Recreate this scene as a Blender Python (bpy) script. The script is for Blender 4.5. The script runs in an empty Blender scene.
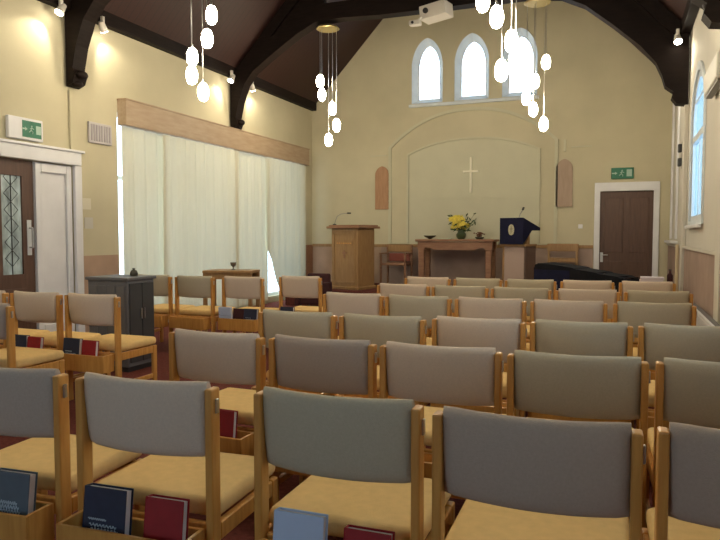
import bpy, bmesh, math, random
from mathutils import Vector, Matrix, geometry
random.seed(7)
PI = math.pi
SC = bpy.context.scene
COL = SC.collection

# ------------------------------------------------------------------ camera, sky, exposure
cam_d = bpy.data.cameras.new('camera')
cam_d.sensor_fit = 'HORIZONTAL'; cam_d.sensor_width = 36.0
cam_d.lens = 36.0 * 660 / 720
cam = bpy.data.objects.new('camera', cam_d); COL.objects.link(cam)
cam.location = (0, 0, 1.3)
cam.rotation_euler = (PI / 2 - math.atan(35 / 660), 0, math.atan(259 / 660))
SC.camera = cam
SC.view_settings.view_transform = 'Standard'
SC.view_settings.look = 'None'
SC.view_settings.gamma = 1.0
SC.view_settings.use_curve_mapping = False
SC.view_settings.exposure = 0.40

world = bpy.data.worlds.new('overcast_sky'); SC.world = world
world.use_nodes = True
bg = world.node_tree.nodes['Background']
bg.inputs['Color'].default_value = (0.82, 0.92, 1.0, 1)
bg.inputs['Strength'].default_value = 4.0

XL, XR, YE, YB = -6.22, 0.83, 13.0, -4.0
XM = (XL + XR) / 2
WP = 4.0                      # wall plate height
TAN = 1.06                    # roof slope
PLAT = 0.30


def portal(name, loc, rot, sx, sy):
    d = bpy.data.lights.new(name, 'AREA'); d.shape = 'RECTANGLE'; d.size = sx; d.size_y = sy
    d.cycles.is_portal = True
    o = bpy.data.objects.new(name, d); COL.objects.link(o); o.location = loc; o.rotation_euler = rot
    return o


for xx in (-3.655, -2.755, -1.83):
    portal('window_portal', (xx, YE + 0.34, 4.6), (-PI / 2, 0, 0), 0.7, 1.4)
portal('window_portal', (XL - 0.34, 9.75, 1.5), (0, -PI / 2, 0), 2.8, 5.5)
for yy in (8.62, 3.0, -0.5):
    portal('window_portal', (XR + 0.34, yy, 2.45), (0, PI / 2, 0), 2.0, 1.45)

portal('window_portal', (XM, YB - 0.34, 1.9), (PI / 2, 0, 0), 2.6, 2.2)  # portal of the added, unseen back window

# ------------------------------------------------------------------ materials
MATS = {}


def mat(name, col, rough=0.6, metal=0.0, noise=0.0, nscale=8.0, bump=0.0, bscale=200.0, grain=None, spec=0.5, stretch=(1, 1, 1)):
    if name in MATS: return MATS[name]
    m = bpy.data.materials.new(name); m.use_nodes = True
    nt = m.node_tree; b = nt.nodes['Principled BSDF']
    b.inputs['Roughness'].default_value = rough
    b.inputs['Metallic'].default_value = metal
    b.inputs['Specular IOR Level'].default_value = spec
    c = (*col, 1)
    tc = nt.nodes.new('ShaderNodeTexCoord'); mp = nt.nodes.new('ShaderNodeMapping')
    nt.links.new(tc.outputs['Object'], mp.inputs['Vector'])
    mp.inputs['Scale'].default_value = stretch
    if noise or grain:
        n = nt.nodes.new('ShaderNodeTexNoise'); n.inputs['Scale'].default_value = nscale
        n.inputs['Detail'].default_value = 4
        nt.links.new(mp.outputs['Vector'], n.inputs['Vector'])
        r = nt.nodes.new('ShaderNodeValToRGB')
        d = grain if grain else tuple(max(0, v * (1 - noise)) for v in col)
        l = col if grain else tuple(min(1, v * (1 + noise * 0.6)) for v in col)
        r.color_ramp.elements[0].position = 0.3; r.color_ramp.elements[1].position = 0.7
        r.color_ramp.elements[0].color = (*d, 1); r.color_ramp.elements[1].color = (*l, 1)
        nt.links.new(n.outputs['Fac'], r.inputs['Fac'])
        nt.links.new(r.outputs['Color'], b.inputs['Base Color'])
    else:
        b.inputs['Base Color'].default_value = c
    if bump:
        n2 = nt.nodes.new('ShaderNodeTexNoise'); n2.inputs['Scale'].default_value = bscale
        nt.links.new(tc.outputs['Object'], n2.inputs['Vector'])
        bp = nt.nodes.new('ShaderNodeBump'); bp.inputs['Strength'].default_value = bump
        bp.inputs['Distance'].default_value = 0.004
        nt.links.new(n2.outputs['Fac'], bp.inputs['Height'])
        nt.links.new(bp.outputs['Normal'], b.inputs['Normal'])
    MATS[name] = m
    return m


def emit(name, col, s):
    m = bpy.data.materials.new(name); m.use_nodes = True
    b = m.node_tree.nodes['Principled BSDF']
    b.inputs['Base Color'].default_value = (0.9, 0.88, 0.82, 1)
    b.inputs['Emission Color'].default_value = (*col, 1)
    b.inputs['Emission Strength'].default_value = s
    return m


def glass_mat(name, tint=(0.95, 0.97, 1.0), frost=0.0):
    m = bpy.data.materials.new(name); m.use_nodes = True
    nt = m.node_tree; nt.nodes.remove(nt.nodes['Principled BSDF'])
    out = nt.nodes['Material Output']
    t = nt.nodes.new('ShaderNodeBsdfTransparent'); t.inputs['Color'].default_value = (*tint, 1)
    g = nt.nodes.new('ShaderNodeBsdfGlossy'); g.inputs['Roughness'].default_value = 0.15
    mx = nt.nodes.new('ShaderNodeMixShader'); mx.inputs[0].default_value = 0.06
    nt.links.new(t.outputs[0], mx.inputs[1]); nt.links.new(g.outputs[0], mx.inputs[2])
    last = mx
    if frost:
        tr = nt.nodes.new('ShaderNodeBsdfTranslucent'); tr.inputs['Color'].default_value = (*tint, 1)
        m2 = nt.nodes.new('ShaderNodeMixShader'); m2.inputs[0].default_value = frost
        nt.links.new(mx.outputs[0], m2.inputs[1]); nt.links.new(tr.outputs[0], m2.inputs[2]); last = m2
    nt.links.new(last.outputs[0], out.inputs['Surface'])
    return m


def cloth_translucent(name, col, k, clear=0.0):
    m = bpy.data.materials.new(name); m.use_nodes = True
    nt = m.node_tree; b = nt.nodes['Principled BSDF']
    b.inputs['Base Color'].default_value = (*col, 1); b.inputs['Roughness'].default_value = 0.9
    b.inputs['Specular IOR Level'].default_value = 0.1
    out = nt.nodes['Material Output']
    tr = nt.nodes.new('ShaderNodeBsdfTranslucent'); tr.inputs['Color'].default_value = (*col, 1)
    mx = nt.nodes.new('ShaderNodeMixShader'); mx.inputs[0].default_value = k
    nt.links.new(b.outputs[0], mx.inputs[1]); nt.links.new(tr.outputs[0], mx.inputs[2])
    nt.links.new(mx.outputs[0], out.inputs['Surface'])
    return m


M_wall = mat('cream_plaster', (0.54, 0.49, 0.34), 0.9, noise=0.08, nscale=1.5, bump=0.12, bscale=60, spec=0.2)
M_wallR = mat('pale_plaster', (0.60, 0.57, 0.50), 0.9, noise=0.06, nscale=1.5, bump=0.12, bscale=60, spec=0.2)
M_panelwall = mat('recess_plaster', (0.54, 0.52, 0.385), 0.9, noise=0.05, nscale=2, spec=0.2)
M_dado = mat('dado_paint', (0.40, 0.27, 0.19), 0.7, noise=0.15, nscale=3)
M_dadoR = mat('dado_wall_right_paint', (0.36, 0.26, 0.21), 0.7, noise=0.15, nscale=3)
M_white = mat('white_gloss', (0.72, 0.72, 0.74), 0.45, noise=0.05, nscale=4)
M_stone = mat('window_stone', (0.62, 0.66, 0.68), 0.7, noise=0.08, nscale=6)
M_carpet = mat('red_brown_carpet', (0.16, 0.045, 0.035), 0.95, noise=0.3, nscale=40, bump=0.6, bscale=400, spec=0.1)
M_plat = mat('platform_carpet', (0.14, 0.045, 0.035), 0.95, noise=0.25, nscale=30, spec=0.1)
M_beam = mat('dark_stained_timber', (0.014, 0.008, 0.006), 0.6, grain=(0.008, 0.004, 0.003), nscale=6, stretch=(1, 1, 6), spec=0.15)
M_boards = None
M_oak = mat('varnished_beech', (0.66, 0.34, 0.085), 0.38, grain=(0.52, 0.23, 0.05), nscale=5, stretch=(8, 8, 1))
M_oak2 = mat('pale_oak', (0.36, 0.21, 0.085), 0.5, grain=(0.28, 0.155, 0.06), nscale=5, stretch=(6, 6, 1))
M_oak3 = mat('mid_oak', (0.33, 0.17, 0.09), 0.5, grain=(0.23, 0.11, 0.06), nscale=5, stretch=(1, 6, 6))
M_pelmet = mat('limed_pelmet_wood', (0.44, 0.33, 0.22), 0.6, grain=(0.37, 0.26, 0.165), nscale=4, stretch=(6, 1, 6))
M_doordark = mat('brown_door_wood', (0.11, 0.055, 0.034), 0.5, grain=(0.08, 0.038, 0.024), nscale=4, stretch=(8, 8, 1))
M_fabA = mat('grey_mauve_fabric', (0.50, 0.41, 0.335), 0.95, noise=0.05, nscale=120, bump=0.5, bscale=500, spec=0.1)
M_fabB = mat('grey_green_fabric', (0.53, 0.465, 0.34), 0.95, noise=0.05, nscale=120, bump=0.5, bscale=500, spec=0.1)  # base colour lightened to paint in brighter light on the farther rows
M_fabC = mat('beige_pink_fabric', (0.68, 0.555, 0.435), 0.95, noise=0.05, nscale=120, bump=0.5, bscale=500, spec=0.1)  # albedo raised too, standing in for stronger light beyond the front row
M_seat = mat('sand_seat_fabric', (0.86, 0.59, 0.25), 0.95, noise=0.05, nscale=30, bump=0.8, bscale=500, spec=0.1)
M_black = mat('black_metal', (0.02, 0.02, 0.022), 0.5)
M_chrome = mat('steel', (0.6, 0.6, 0.6), 0.3, 1.0)
M_navy = mat('navy_cover', (0.018, 0.024, 0.055), 0.5, noise=0.2, nscale=20)
M_slate = mat('slate_blue_cover', (0.10, 0.13, 0.16), 0.45, noise=0.1, nscale=20)
M_red = mat('red_cover', (0.32, 0.008, 0.012), 0.6, noise=0.15, nscale=20)
M_maroon = mat('maroon_fabric', (0.05, 0.012, 0.014), 0.9, noise=0.2, nscale=20)
M_lblue = mat('pale_blue_card', (0.50, 0.60, 0.80), 0.6, noise=0.05, nscale=10)
M_page = mat('page_edges', (0.72, 0.68, 0.66), 0.8, noise=0.08, nscale=200, stretch=(1, 20, 1))
M_paper = mat('paper_white', (0.75, 0.75, 0.73), 0.8)
M_letter = mat('pale_lettering', (0.45, 0.52, 0.58), 0.6)
M_bletter = mat('blue_lettering', (0.12, 0.17, 0.32), 0.6)
M_greycab = mat('grey_cabinet_paint', (0.13, 0.13, 0.14), 0.5, noise=0.1, nscale=6)
M_greycab2 = mat('dark_grey_door', (0.05, 0.05, 0.052), 0.5, noise=0.1, nscale=6)
M_blackcloth = mat('black_cloth', (0.008, 0.008, 0.011), 0.85, noise=0.3, nscale=12, spec=0.2)
M_navycloth = mat('navy_cloth', (0.010, 0.011, 0.035), 0.85, noise=0.2, nscale=12, spec=0.2)
M_gold = mat('gold_thread', (0.50, 0.46, 0.30), 0.6, noise=0.4, nscale=60)
M_green = mat('exit_green', (0.02, 0.16, 0.09), 0.5)
M_leaf = mat('leaf_green', (0.03, 0.06, 0.012), 0.6, noise=0.3, nscale=30)
M_leafbrown = mat('dry_foliage', (0.15, 0.06, 0.03), 0.7, noise=0.3, nscale=30)
M_yellow = mat('yellow_petal', (0.75, 0.60, 0.08), 0.6, noise=0.2, nscale=40)
M_vase = mat('vase_glaze', (0.05, 0.07, 0.03), 0.3)
M_bowl = mat('dark_bowl', (0.06, 0.05, 0.03), 0.4)
M_plaque = mat('plaque_wood', (0.42, 0.23, 0.12), 0.6, grain=(0.34, 0.18, 0.09), nscale=5, stretch=(6, 1, 1))
M_plaque2 = mat('plaque_wood_grey', (0.40, 0.29, 0.21), 0.6, grain=(0.34, 0.24, 0.17), nscale=5, stretch=(6, 1, 1))
M_grille = mat('grille_plastic', (0.48, 0.45, 0.45), 0.6)
M_wglass = glass_mat('window_glass', (0.86, 0.94, 1.0))
M_bglass = glass_mat('blue_window_glass', (0.62, 0.76, 0.86))
M_dglass = mat('leaded_door_glass', (0.42, 0.52, 0.54), 0.15, noise=0.5, nscale=14, stretch=(1, 1, 0.35))
M_curtain = cloth_translucent('cream_curtain', (0.60, 0.555, 0.41), 0.135)
M_pend = emit('lit_opal_glass', (1.0, 0.86, 0.62), 58)
M_lamp = emit('lit_spot_lens', (1.0, 0.9, 0.72), 30)
M_projector = mat('projector_shell', (0.62, 0.58, 0.52), 0.5)


def boards_mat():
    m = bpy.data.materials.new('stained_roof_boards'); m.use_nodes = True
    nt = m.node_tree; b = nt.nodes['Principled BSDF']; b.inputs['Roughness'].default_value = 0.6
    tc = nt.nodes.new('ShaderNodeTexCoord')
    w = nt.nodes.new('ShaderNodeTexWave'); w.wave_type = 'BANDS'; w.bands_direction = 'Y'; w.wave_profile = 'SAW'
    w.inputs['Scale'].default_value = 2.6
    nt.links.new(tc.outputs['Object'], w.inputs['Vector'])
    r = nt.nodes.new('ShaderNodeValToRGB')
    r.color_ramp.elements[0].color = (0.006, 0.002, 0.0015, 1); r.color_ramp.elements[1].color = (0.030, 0.0075, 0.0045, 1)
    r.color_ramp.elements[0].position = 0.0; r.color_ramp.elements[1].position = 0.12
    nt.links.new(w.outputs['Fac'], r.inputs['Fac']); nt.links.new(r.outputs['Color'], b.inputs['Base Color'])
    return m


M_boards = boards_mat()

# ------------------------------------------------------------------ mesh helpers


class MB:
    def __init__(s): s.bm = bmesh.new()

    def box(s, x0, x1, y0, y1, z0, z1, bev=0.0, seg=2, rot=None, about=None):
        r = bmesh.ops.create_cube(s.bm, size=1.0)
        vs = r['verts']
        for v in vs:
            v.co = Vector((x0 + (v.co.x + .5) * (x1 - x0), y0 + (v.co.y + .5) * (y1 - y0), z0 + (v.co.z + .5) * (z1 - z0)))
        if rot is not None:
            c = Vector(about) if about else Vector(((x0 + x1) / 2, (y0 + y1) / 2, (z0 + z1) / 2))
            for v in vs: v.co = rot @ (v.co - c) + c
        if bev:
            es = list({e for v in vs for e in v.link_edges})
            bmesh.ops.bevel(s.bm, geom=es, offset=bev, segments=seg, profile=0.5, affect='EDGES')
        return s

    def tube(s, p0, p1, r, r2=None, n=12):
        p0, p1 = Vector(p0), Vector(p1); d = p1 - p0
        g = bmesh.ops.create_cone(s.bm, cap_ends=True, segments=n, radius1=r, radius2=r if r2 is None else r2, depth=d.length)
        q = Vector((0, 0, 1)).rotation_difference(d.normalized()).to_matrix()
        for v in g['verts']: v.co = q @ v.co + (p0 + p1) / 2
        return s

    def path(s, pts, r, n=8):
        for a, b in zip(pts, pts[1:]): s.tube(a, b, r, n=n)
        return s

    def lathe(s, prof, c=(0, 0, 0), n=20):
        rings = []
        for (r, z) in prof:
            rings.append([s.bm.verts.new((c[0] + r * math.cos(2 * PI * k / n), c[1] + r * math.sin(2 * PI * k / n), c[2] + z)) for k in range(n)])
        for a, b in zip(rings, rings[1:]):
            for k in range(n):
                s.bm.faces.new((a[k], a[(k + 1) % n], b[(k + 1) % n], b[k]))
        s.bm.faces.new(list(reversed(rings[0]))); s.bm.faces.new(rings[-1])
        return s

    def ball(s, c, r, sx=1, sy=1, sz=1, sub=2):
        g = bmesh.ops.create_icosphere(s.bm, subdivisions=sub, radius=r)
        for v in g['verts']: v.co = Vector((v.co.x * sx, v.co.y * sy, v.co.z * sz)) + Vector(c)
        return s

    def prism(s, loops, fn, d0, d1):
        """polygon with holes (2D loops) extruded between depths; fn(u, v, d) -> 3D"""
        tri = geometry.tessellate_polygon([[Vector((p[0], p[1], 0)) for p in lp] for lp in loops])
        flat = [p for lp in loops for p in lp]
        A = [s.bm.verts.new(fn(p[0], p[1], d0)) for p in flat]
        B = [s.bm.verts.new(fn(p[0], p[1], d1)) for p in flat]
        for t in tri:
            try: s.bm.faces.new([A[i] for i in t])
            except ValueError: pass
            try: s.bm.faces.new([B[i] for i in reversed(t)])
            except ValueError: pass
        o = 0
        for lp in loops:
            n = len(lp)
            for i in range(n):
                j = (i + 1) % n
                s.bm.faces.new((A[o + i], A[o + j], B[o + j], B[o + i]))
            o += n
        return s

    def build(s, name, m, parent=None, smooth=False, loc=None):
        bmesh.ops.recalc_face_normals(s.bm, faces=s.bm.faces)
        me = bpy.data.meshes.new(name); s.bm.to_mesh(me); s.bm.free()
        me.materials.append(m)
        if smooth:
            for p in me.polygons: p.use_smooth = True
        o = bpy.data.objects.new(name, me); COL.objects.link(o)
        if parent: o.parent = parent
        if loc: o.location = loc
        return o


def soft(o, ang=40):
    for p in o.data.polygons: p.use_smooth = True
    try: o.data.set_sharp_from_angle(angle=math.radians(ang))
    except Exception: pass
    return o


def thing(name, label, cat, loc=(0, 0, 0), rz=0.0, group=None):
    o = bpy.data.objects.new(name, None); COL.objects.link(o)
    o.empty_display_size = 0.1
    o.location = loc; o.rotation_euler = (0, 0, rz)
    return tag(o, label, cat, group)


def tag(o, label, cat, group=None):
    o['label'] = label; o['category'] = cat
    if group: o['group'] = group
    return o


def struct(o):
    o['kind'] = 'structure'; return o


def dup(root, loc, rz, label, group=None):
    r = root.copy(); COL.objects.link(r); r.location = loc; r.rotation_euler = (0, 0, rz)
    r['label'] = label
    if group: r['group'] = group
    for ch in list(root.children):
        c = ch.copy(); COL.objects.link(c); c.parent = r
        for g in list(ch.children):
            d = g.copy(); COL.objects.link(d); d.parent = c
    return r


def lancet(c, w, z0, zs, za, n=10):
    """pointed arch outline, counter-clockwise, c = centre, w = width, z0 sill, zs spring, za apex"""
    pts = [(c - w / 2, z0), (c + w / 2, z0)]
    for i in range(n):
        t = i / n
        a = t * PI / 2
        pts.append((c + w / 2 * (math.cos(a) * 0.82 + (1 - t) * 0.18), zs + (za - zs) * (math.sin(a) * 0.8 + 0.2 * t)))
    pts.append((c, za))
    for i in reversed(range(n)):
        t = i / n
        a = t * PI / 2
        pts.append((c - w / 2 * (math.cos(a) * 0.82 + (1 - t) * 0.18), zs + (za - zs) * (math.sin(a) * 0.8 + 0.2 * t)))
    return pts


# ------------------------------------------------------------------ room shell
struct(MB().box(XL - .3, XR + .3, YB - .3, YE + .3, -.1, 0).build('floor', M_carpet))
struct(MB().box(-5.75, -.58, 10.85, YE, 0, PLAT, .01).build('trim_1', M_plat))

# end wall with three lancets and a doorway
EW = [(-3.655, .64), (-2.755, .68), (-1.83, .66)]
zr = WP + (XM - XL) * TAN
outer = [(XL - .0, 0), (-.37, 0), (-.37, 2.15), (.60, 2.15), (.60, 0), (XR, 0), (XR, WP), (XM, zr), (XL, WP)]
holes = [list(reversed(lancet(c, w, 3.95, 4.72, 5.24))) for c, w in EW]
struct(MB().prism([outer] + holes, lambda u, v, d: (u, d, v), YE, YE + .3).build('wall_end', M_wall))
for i, (c, w) in enumerate(EW):
    win = struct(thing('window_%d' % (i + 1), '', 'window', (0, 0, 0)))
    del win['label']; del win['category']
    # splayed stone surround
    mb = MB()
    big = lancet(c, w - .004, 3.953, 4.72, 5.237); small = lancet(c + .015, w - .17, 4.03, 4.68, 5.12)
    n = len(big); rings = []
    for lp, yy in ((big, YE - .004), (small, YE + .12), (small, YE + .16), (big, YE + .16)):
        rings.append([mb.bm.verts.new((p[0], yy, p[1])) for p in lp])
    for a_, b_ in zip(rings, rings[1:] + rings[:1]):
        for q in range(n): mb.bm.faces.new((a_[q], a_[(q + 1) % n], b_[(q + 1) % n], b_[q]))
    mb.build('window_surround', M_stone, win)
    mb = MB(); s2 = lancet(c + .015, w - .21, 4.05, 4.68, 5.10)
    mb.prism([small, list(reversed(s2))], lambda u, v, d: (u, d, v), YE + .125, YE + .15)
    for zz in (4.35, 4.68): mb.box(c - w / 2 + .095, c + w / 2 - .075, YE + .13, YE + .14, zz - .003, zz + .003)
    mb.build('window_frame', M_white, win)
    mb = MB(); mb.prism([lancet(c + .015, w - .172, 4.032, 4.68, 5.119)], lambda u, v, d: (u, d, v), YE + .151, YE + .158)
    mb.build('pane', M_wglass, win)
struct(MB().box(-4.02, -1.46, YE - .07, YE - .002, 3.87, 3.93, .01).build('trim_2', M_stone))

# side walls
def wall_x(name, x0, x1, holes, m):
    outer = [(YB, 0), (YE, 0), (YE, WP), (YB, WP)]
    return struct(MB().prism([outer] + [list(reversed(h)) for h in holes], lambda u, v, d: (d, u, v), x0, x1).build(name, m))


def rect(a, b, c, d): return [(a, c), (b, c), (b, d), (a, d)]


wall_x('wall_left', XL - .3, XL, [rect(7.04, 12.45, .12, 2.95), rect(4.56, 6.26, .002, 2.14)], M_wall)
RW = [8.62, 3.0, -0.5]  # last two are unseen windows, added to light the chair backs
wall_x('wall_right', XR, XR + .3, [lancet(y, 1.36, 1.46, 2.72, 3.22) for y in RW], M_wallR)
wb = [(XL, 0), (XR, 0), (XR, WP), (XM, zr), (XL, WP)]
struct(MB().prism([wb, list(reversed(rect(XM - 1.2, XM + 1.2, .9, 2.9)))], lambda u, v, d: (u, d, v), YB - .3, YB).build('wall_back', M_wall))
win = struct(thing('window_9', '', 'window')); del win['label']; del win['category']  # unseen window added behind the camera to light the chair backs
mb = MB()
for k in range(4): mb.box(XM - 1.2 + k * .783, XM - 1.15 + k * .783, YB - .2, YB - .14, .9, 2.9)
mb.box(XM - 1.2, XM + 1.2, YB - .2, YB - .14, .9, .95).box(XM - 1.2, XM + 1.2, YB - .2, YB - .14, 2.85, 2.9)
mb.build('window_frame', M_white, win)
MB().box(XM - 1.18, XM + 1.18, YB - .18, YB - .17, .92, 2.88).build('pane', M_wglass, win)

for i, y in enumerate(RW):
    win = struct(thing('window_%d' % (i + 4), '', 'window')); del win['label']; del win['category']
    fr = lambda u, v, d: (d, u, v)
    mb = MB()
    mb.prism([lancet(y, 1.48, 1.42, 2.72, 3.30), list(reversed(lancet(y, 1.34, 1.47, 2.72, 3.20)))], fr, XR - .022, XR - .002)
    mb.prism([lancet(y, 1.355, 1.465, 2.72, 3.21), list(reversed(lancet(y, 1.22, 1.53, 2.70, 3.12)))], fr, XR + .002, XR + .05)
    mb.box(XR, XR + .05, y - .62, y + .62, 2.42, 2.50)
    mb.build('window_frame', M_white if i != 0 else M_stone, win)
    mb = MB()
    mb.box(XR + .012, XR + .03, y - .012, y + .012, 1.5, 2.44)
    mb.box(XR + .012, XR + .03, y - .5, y + .5, 2.9, 2.925)
    mb.build('glazing_bar', M_stone, win)
    mb = MB(); mb.prism([lancet(y, 1.26, 1.50, 2.70, 3.14)], fr, XR + .035, XR + .042)
    mb.build('pane', M_bglass, win)
    MB().box(XR - .06, XR - .024, y - .76, y + .76, 1.38, 1.42, .006).build('window_sill', M_white, win)

# left curtained window
win = struct(thing('window_8', '', 'window')); del win['label']; del win['category']
mb = MB()
for a in (7.04, 8.38, 9.72, 11.06, 12.40): mb.box(XL - .16, XL - .10, a, a + .05, .12, 2.95)
mb.box(XL - .16, XL - .10, 7.04, 12.45, .12, .18); mb.box(XL - .16, XL - .10, 7.04, 12.45, 2.89, 2.95); mb.box(XL - .16, XL - .10, 7.04, 12.45, 2.05, 2.10)
mb.build('window_frame', M_white, win)
MB().box(XL - .14, XL - .13, 7.06, 12.43, .14, 2.93).build('pane', M_wglass, win)

# roof slopes, wall plates, trusses
for nm, sx, x0 in (('ceiling_left', 1, XL), ('ceiling_right', -1, XR)):
    xm = XM
    mb = MB()
    mb.prism([[(x0 - sx * .3, WP - .3 * TAN), (xm, zr), (xm, zr + .12), (x0 - sx * .3, WP - .3 * TAN + .12)]], lambda u, v, d: (u, d, v), YB - .3, YE + .3)
    o = struct(mb.build(nm, M_boards))
struct(MB().box(XL + .003, XL + .12, YB, YE, WP - .04, WP + .16, .01).build('trim_3', M_beam))
struct(MB().box(XR - .12, XR - .003, YB, YE, WP - .04, WP + .16, .01).build('trim_4', M_beam))
struct(MB().box(XM - .12, XM + .12, YB, YE, zr - .35, zr - .05, .01).build('trim_5', M_beam))
HALF = (XR - XL) / 2
inner = [(.02, 3.08), (.12, 3.12), (.16, 3.22), (.12, 3.29), (.18, 3.55), (.30, 3.84), (.46, 4.03), (.74, 4.22), (1.0, 4.38), (1.28, 4.55), (1.62, 4.71), (2.1, 4.72), (2.7, 4.69), (HALF, 4.68)]
outerc = [(HALF, 4.98), (1.72, 4.98), (1.28, 4.84), (.9, 4.62), (.42, 4.30), (.18, 4.10), (.02, 4.0)]

inner_r = [(.02, 3.02), (.16, 3.04), (.22, 3.12), (.20, 3.20), (.30, 3.28), (.34, 3.42), (.42, 3.60), (.62, 3.84), (.97, 4.16), (1.33, 4.46), (1.65, 4.62), (2.1, 4.68), (2.7, 4.68), (HALF, 4.68)]
outer_r = [(HALF, 4.98), (1.72, 4.95), (1.28, 4.72), (.9, 4.42), (.5, 4.06), (.25, 3.85), (.02, 3.75)]


def truss(name, y, label):
    t = thing(name, label, 'roof truss', (0, y, 0))
    for sgn, x0 in ((1, XL), (-1, XR)):
        mb = MB()
        poly = [(x0 + sgn * a, z) for a, z in (inner + outerc if sgn > 0 else inner_r + outer_r)]
        mb.prism([poly], lambda u, v, d: (u, d, v), -.10, .10)
        mb.build('arched_brace', M_beam, t)
        mb = MB()
        mb.prism([[(x0 + sgn * a, z) for a, z in ([(.022, 3.95), (.20, 4.0), (.5, 4.25), (.95, 4.6), (1.35, 4.8)] if sgn > 0 else [(.022, 3.70), (.22, 3.78), (.5, 4.02), (.95, 4.40), (1.35, 4.7)]) + [(1.75, 4.95), (1.75, WP + 1.75 * TAN - .16), (.13, WP + .13 * TAN - .16), (.022, 4.0)]]], lambda u, v, d: (u, d, v), -.05, .05)
        mb.build('spandrel_board', M_beam, t)
        mb = MB()
        rp = [(x0 + sgn * a, z) for a, z in [(.05, WP - .02 + .05 * TAN), (HALF, zr - .32), (HALF, zr - .03), (.05, WP + .05 * TAN - .03 + .0)]]
        mb.prism([[(x0 + sgn * .13, WP - .14 + .0), (x0 + sgn * HALF, zr - .30), (x0 + sgn * HALF, zr - .03), (x0 + sgn * .13, WP + .13 * TAN - .03)]], lambda u, v, d: (u, d, v), -.09, .09)
        mb.build('rafter', M_beam, t)
        mb = MB()   # carved corbel boss
        mb.ball((x0 + sgn * .17, 0, 3.22), .055, 1, 1.6, 1); mb.ball((x0 + sgn * .09, 0, 3.12), .06, 1, 1.4, .8)
        mb.build('carved_boss', M_beam, t, True)
    MB().box(XM - .1, XM + .1, -.08, .08, 4.97, zr - .3).build('king_post', M_beam, t)
    return t


truss('roof_truss', 6.27, 'dark timber roof truss above the front chairs, nearest in view')
truss('roof_truss', 9.86, 'dark timber arched roof truss spanning the room in front of the end wall')
truss('roof_truss', 2.7, 'dark timber roof truss directly overhead, out of the photo')
bpy.data.objects['roof_truss.002']['label'] = 'dark timber arched roof truss nearest the viewer, high overhead'
struct(MB().box(XR - .03, XR - .002, 11.25, 11.40, 1.24, 3.85, .006).build('trim_30', M_white))
struct(MB().box(XR - .03, XR - .002, 12.35, 12.50, 1.24, 3.85, .006).build('trim_31', M_white))
struct(MB().box(XR - .10, XR - .002, 11.1, 12.7, 1.17, 1.21, .006).build('trim_32', M_white))
# pilasters below truss feet on the right wall
struct(MB().box(XR - .055, XR - .002, 9.80, 10.08, 0, 3.08, .008).build('trim_10', M_wallR))
struct(MB().box(XR - .055, XR - .002, 6.19, 6.47, 0, 3.08, .008).build('trim_11', M_wallR))

# dado panelling and rails
struct(MB().box(XL + .002, XL + .02, 6.38, 7.00, 0, 1.04).build('baseboard_left', M_dado))
struct(MB().box(XL + .002, XL + .02, 12.6, YE - .002, 0, 1.09).build('baseboard_left_far', M_oak3))
struct(MB().box(XL + .022, -4.62, YE - .022, YE - .002, PLAT + .002, 1.09).build('baseboard_end', M_dado))
struct(MB().box(-4.62, -.45, YE - .022, YE - .002, PLAT + .002, 1.09).build('baseboard_end_middle', M_dadoR))
struct(MB().box(XL + .022, -.45, YE - .04, YE - .023, 1.05, 1.11, .005).build('trim_12', M_oak2))
for yy0, yy1 in ((YB, 6.18), (6.48, 9.79), (10.09, YE - .03)):
    struct(MB().box(XR - .02, XR - .002, yy0, yy1, 0, 1.12).build('baseboard_right', M_dadoR))
    struct(MB().box(XR - .045, XR - .021, yy0, yy1, 1.12, 1.16, .006).build('trim_13', M_wallR))
for i, o in enumerate([o for o in bpy.data.objects if o.name.startswith('baseboard_right')]): o.name = 'baseboard_right_%d' % (i + 1)
for i, o in enumerate([o for o in bpy.data.objects if o.name.startswith('trim_13')]): o.name = 'trim_%d' % (13 + i)

# blind arch recess on the end wall: raised band, inner panel, cross
def segarch(x0, x1, z0, zs, za, n=24):
    pts = [(x0, z0), (x1, z0), (x1, zs)]
    for i in range(1, n):
        t = i / n
        pts.append((x1 + (x0 - x1) * t, zs + (za - zs) * (1 - abs(2 * t - 1) ** 2.3)))
    pts.append((x0, zs))
    return pts


mb = MB()
mb.prism([segarch(-4.46, -1.10, 1.12, 3.10, 3.80)[::1], list(reversed(segarch(-4.40, -1.16, 1.13, 3.08, 3.74)))], lambda u, v, d: (u, d, v), YE - .035, YE - .002)
mb.prism([segarch(-4.06, -1.42, 1.12, 2.94, 3.22), list(reversed(segarch(-4.02, -1.46, 1.13, 2.92, 3.18)))], lambda u, v, d: (u, d, v), YE - .05, YE - .002)
struct(mb.build('trim_16', M_panelwall))
struct(MB().prism([segarch(-4.02, -1.46, 1.13, 2.92, 3.18)], lambda u, v, d: (u, d, v), YE - .012, YE - .002).build('trim_17', M_panelwall))
struct(MB().box(-4.01, -1.47, YE - .024, YE - .013, 2.03, 2.06).build('trim_18', M_panelwall))
struct(MB().box(-1.0, -.96, YE - .04, YE - .002, 2.86, 3.08).box(-4.86, -4.5, YE - .02, YE - .002, 2.93, 2.95).box(-.86, -.5, YE - .02, YE - .002, 2.93, 2.95).build('trim_19', M_panelwall))
tag(MB().box(-2.765, -2.725, YE - .06, YE - .014, 2.13, 2.83, .006).box(-2.90, -2.59, YE - .06, YE - .014, 2.53, 2.57, .006).build('wall_cross', mat('pale_cross_paint', (0.80, 0.76, 0.62), .6)),
    'thin pale cross on the arched panel of the end wall', 'cross')

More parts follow.
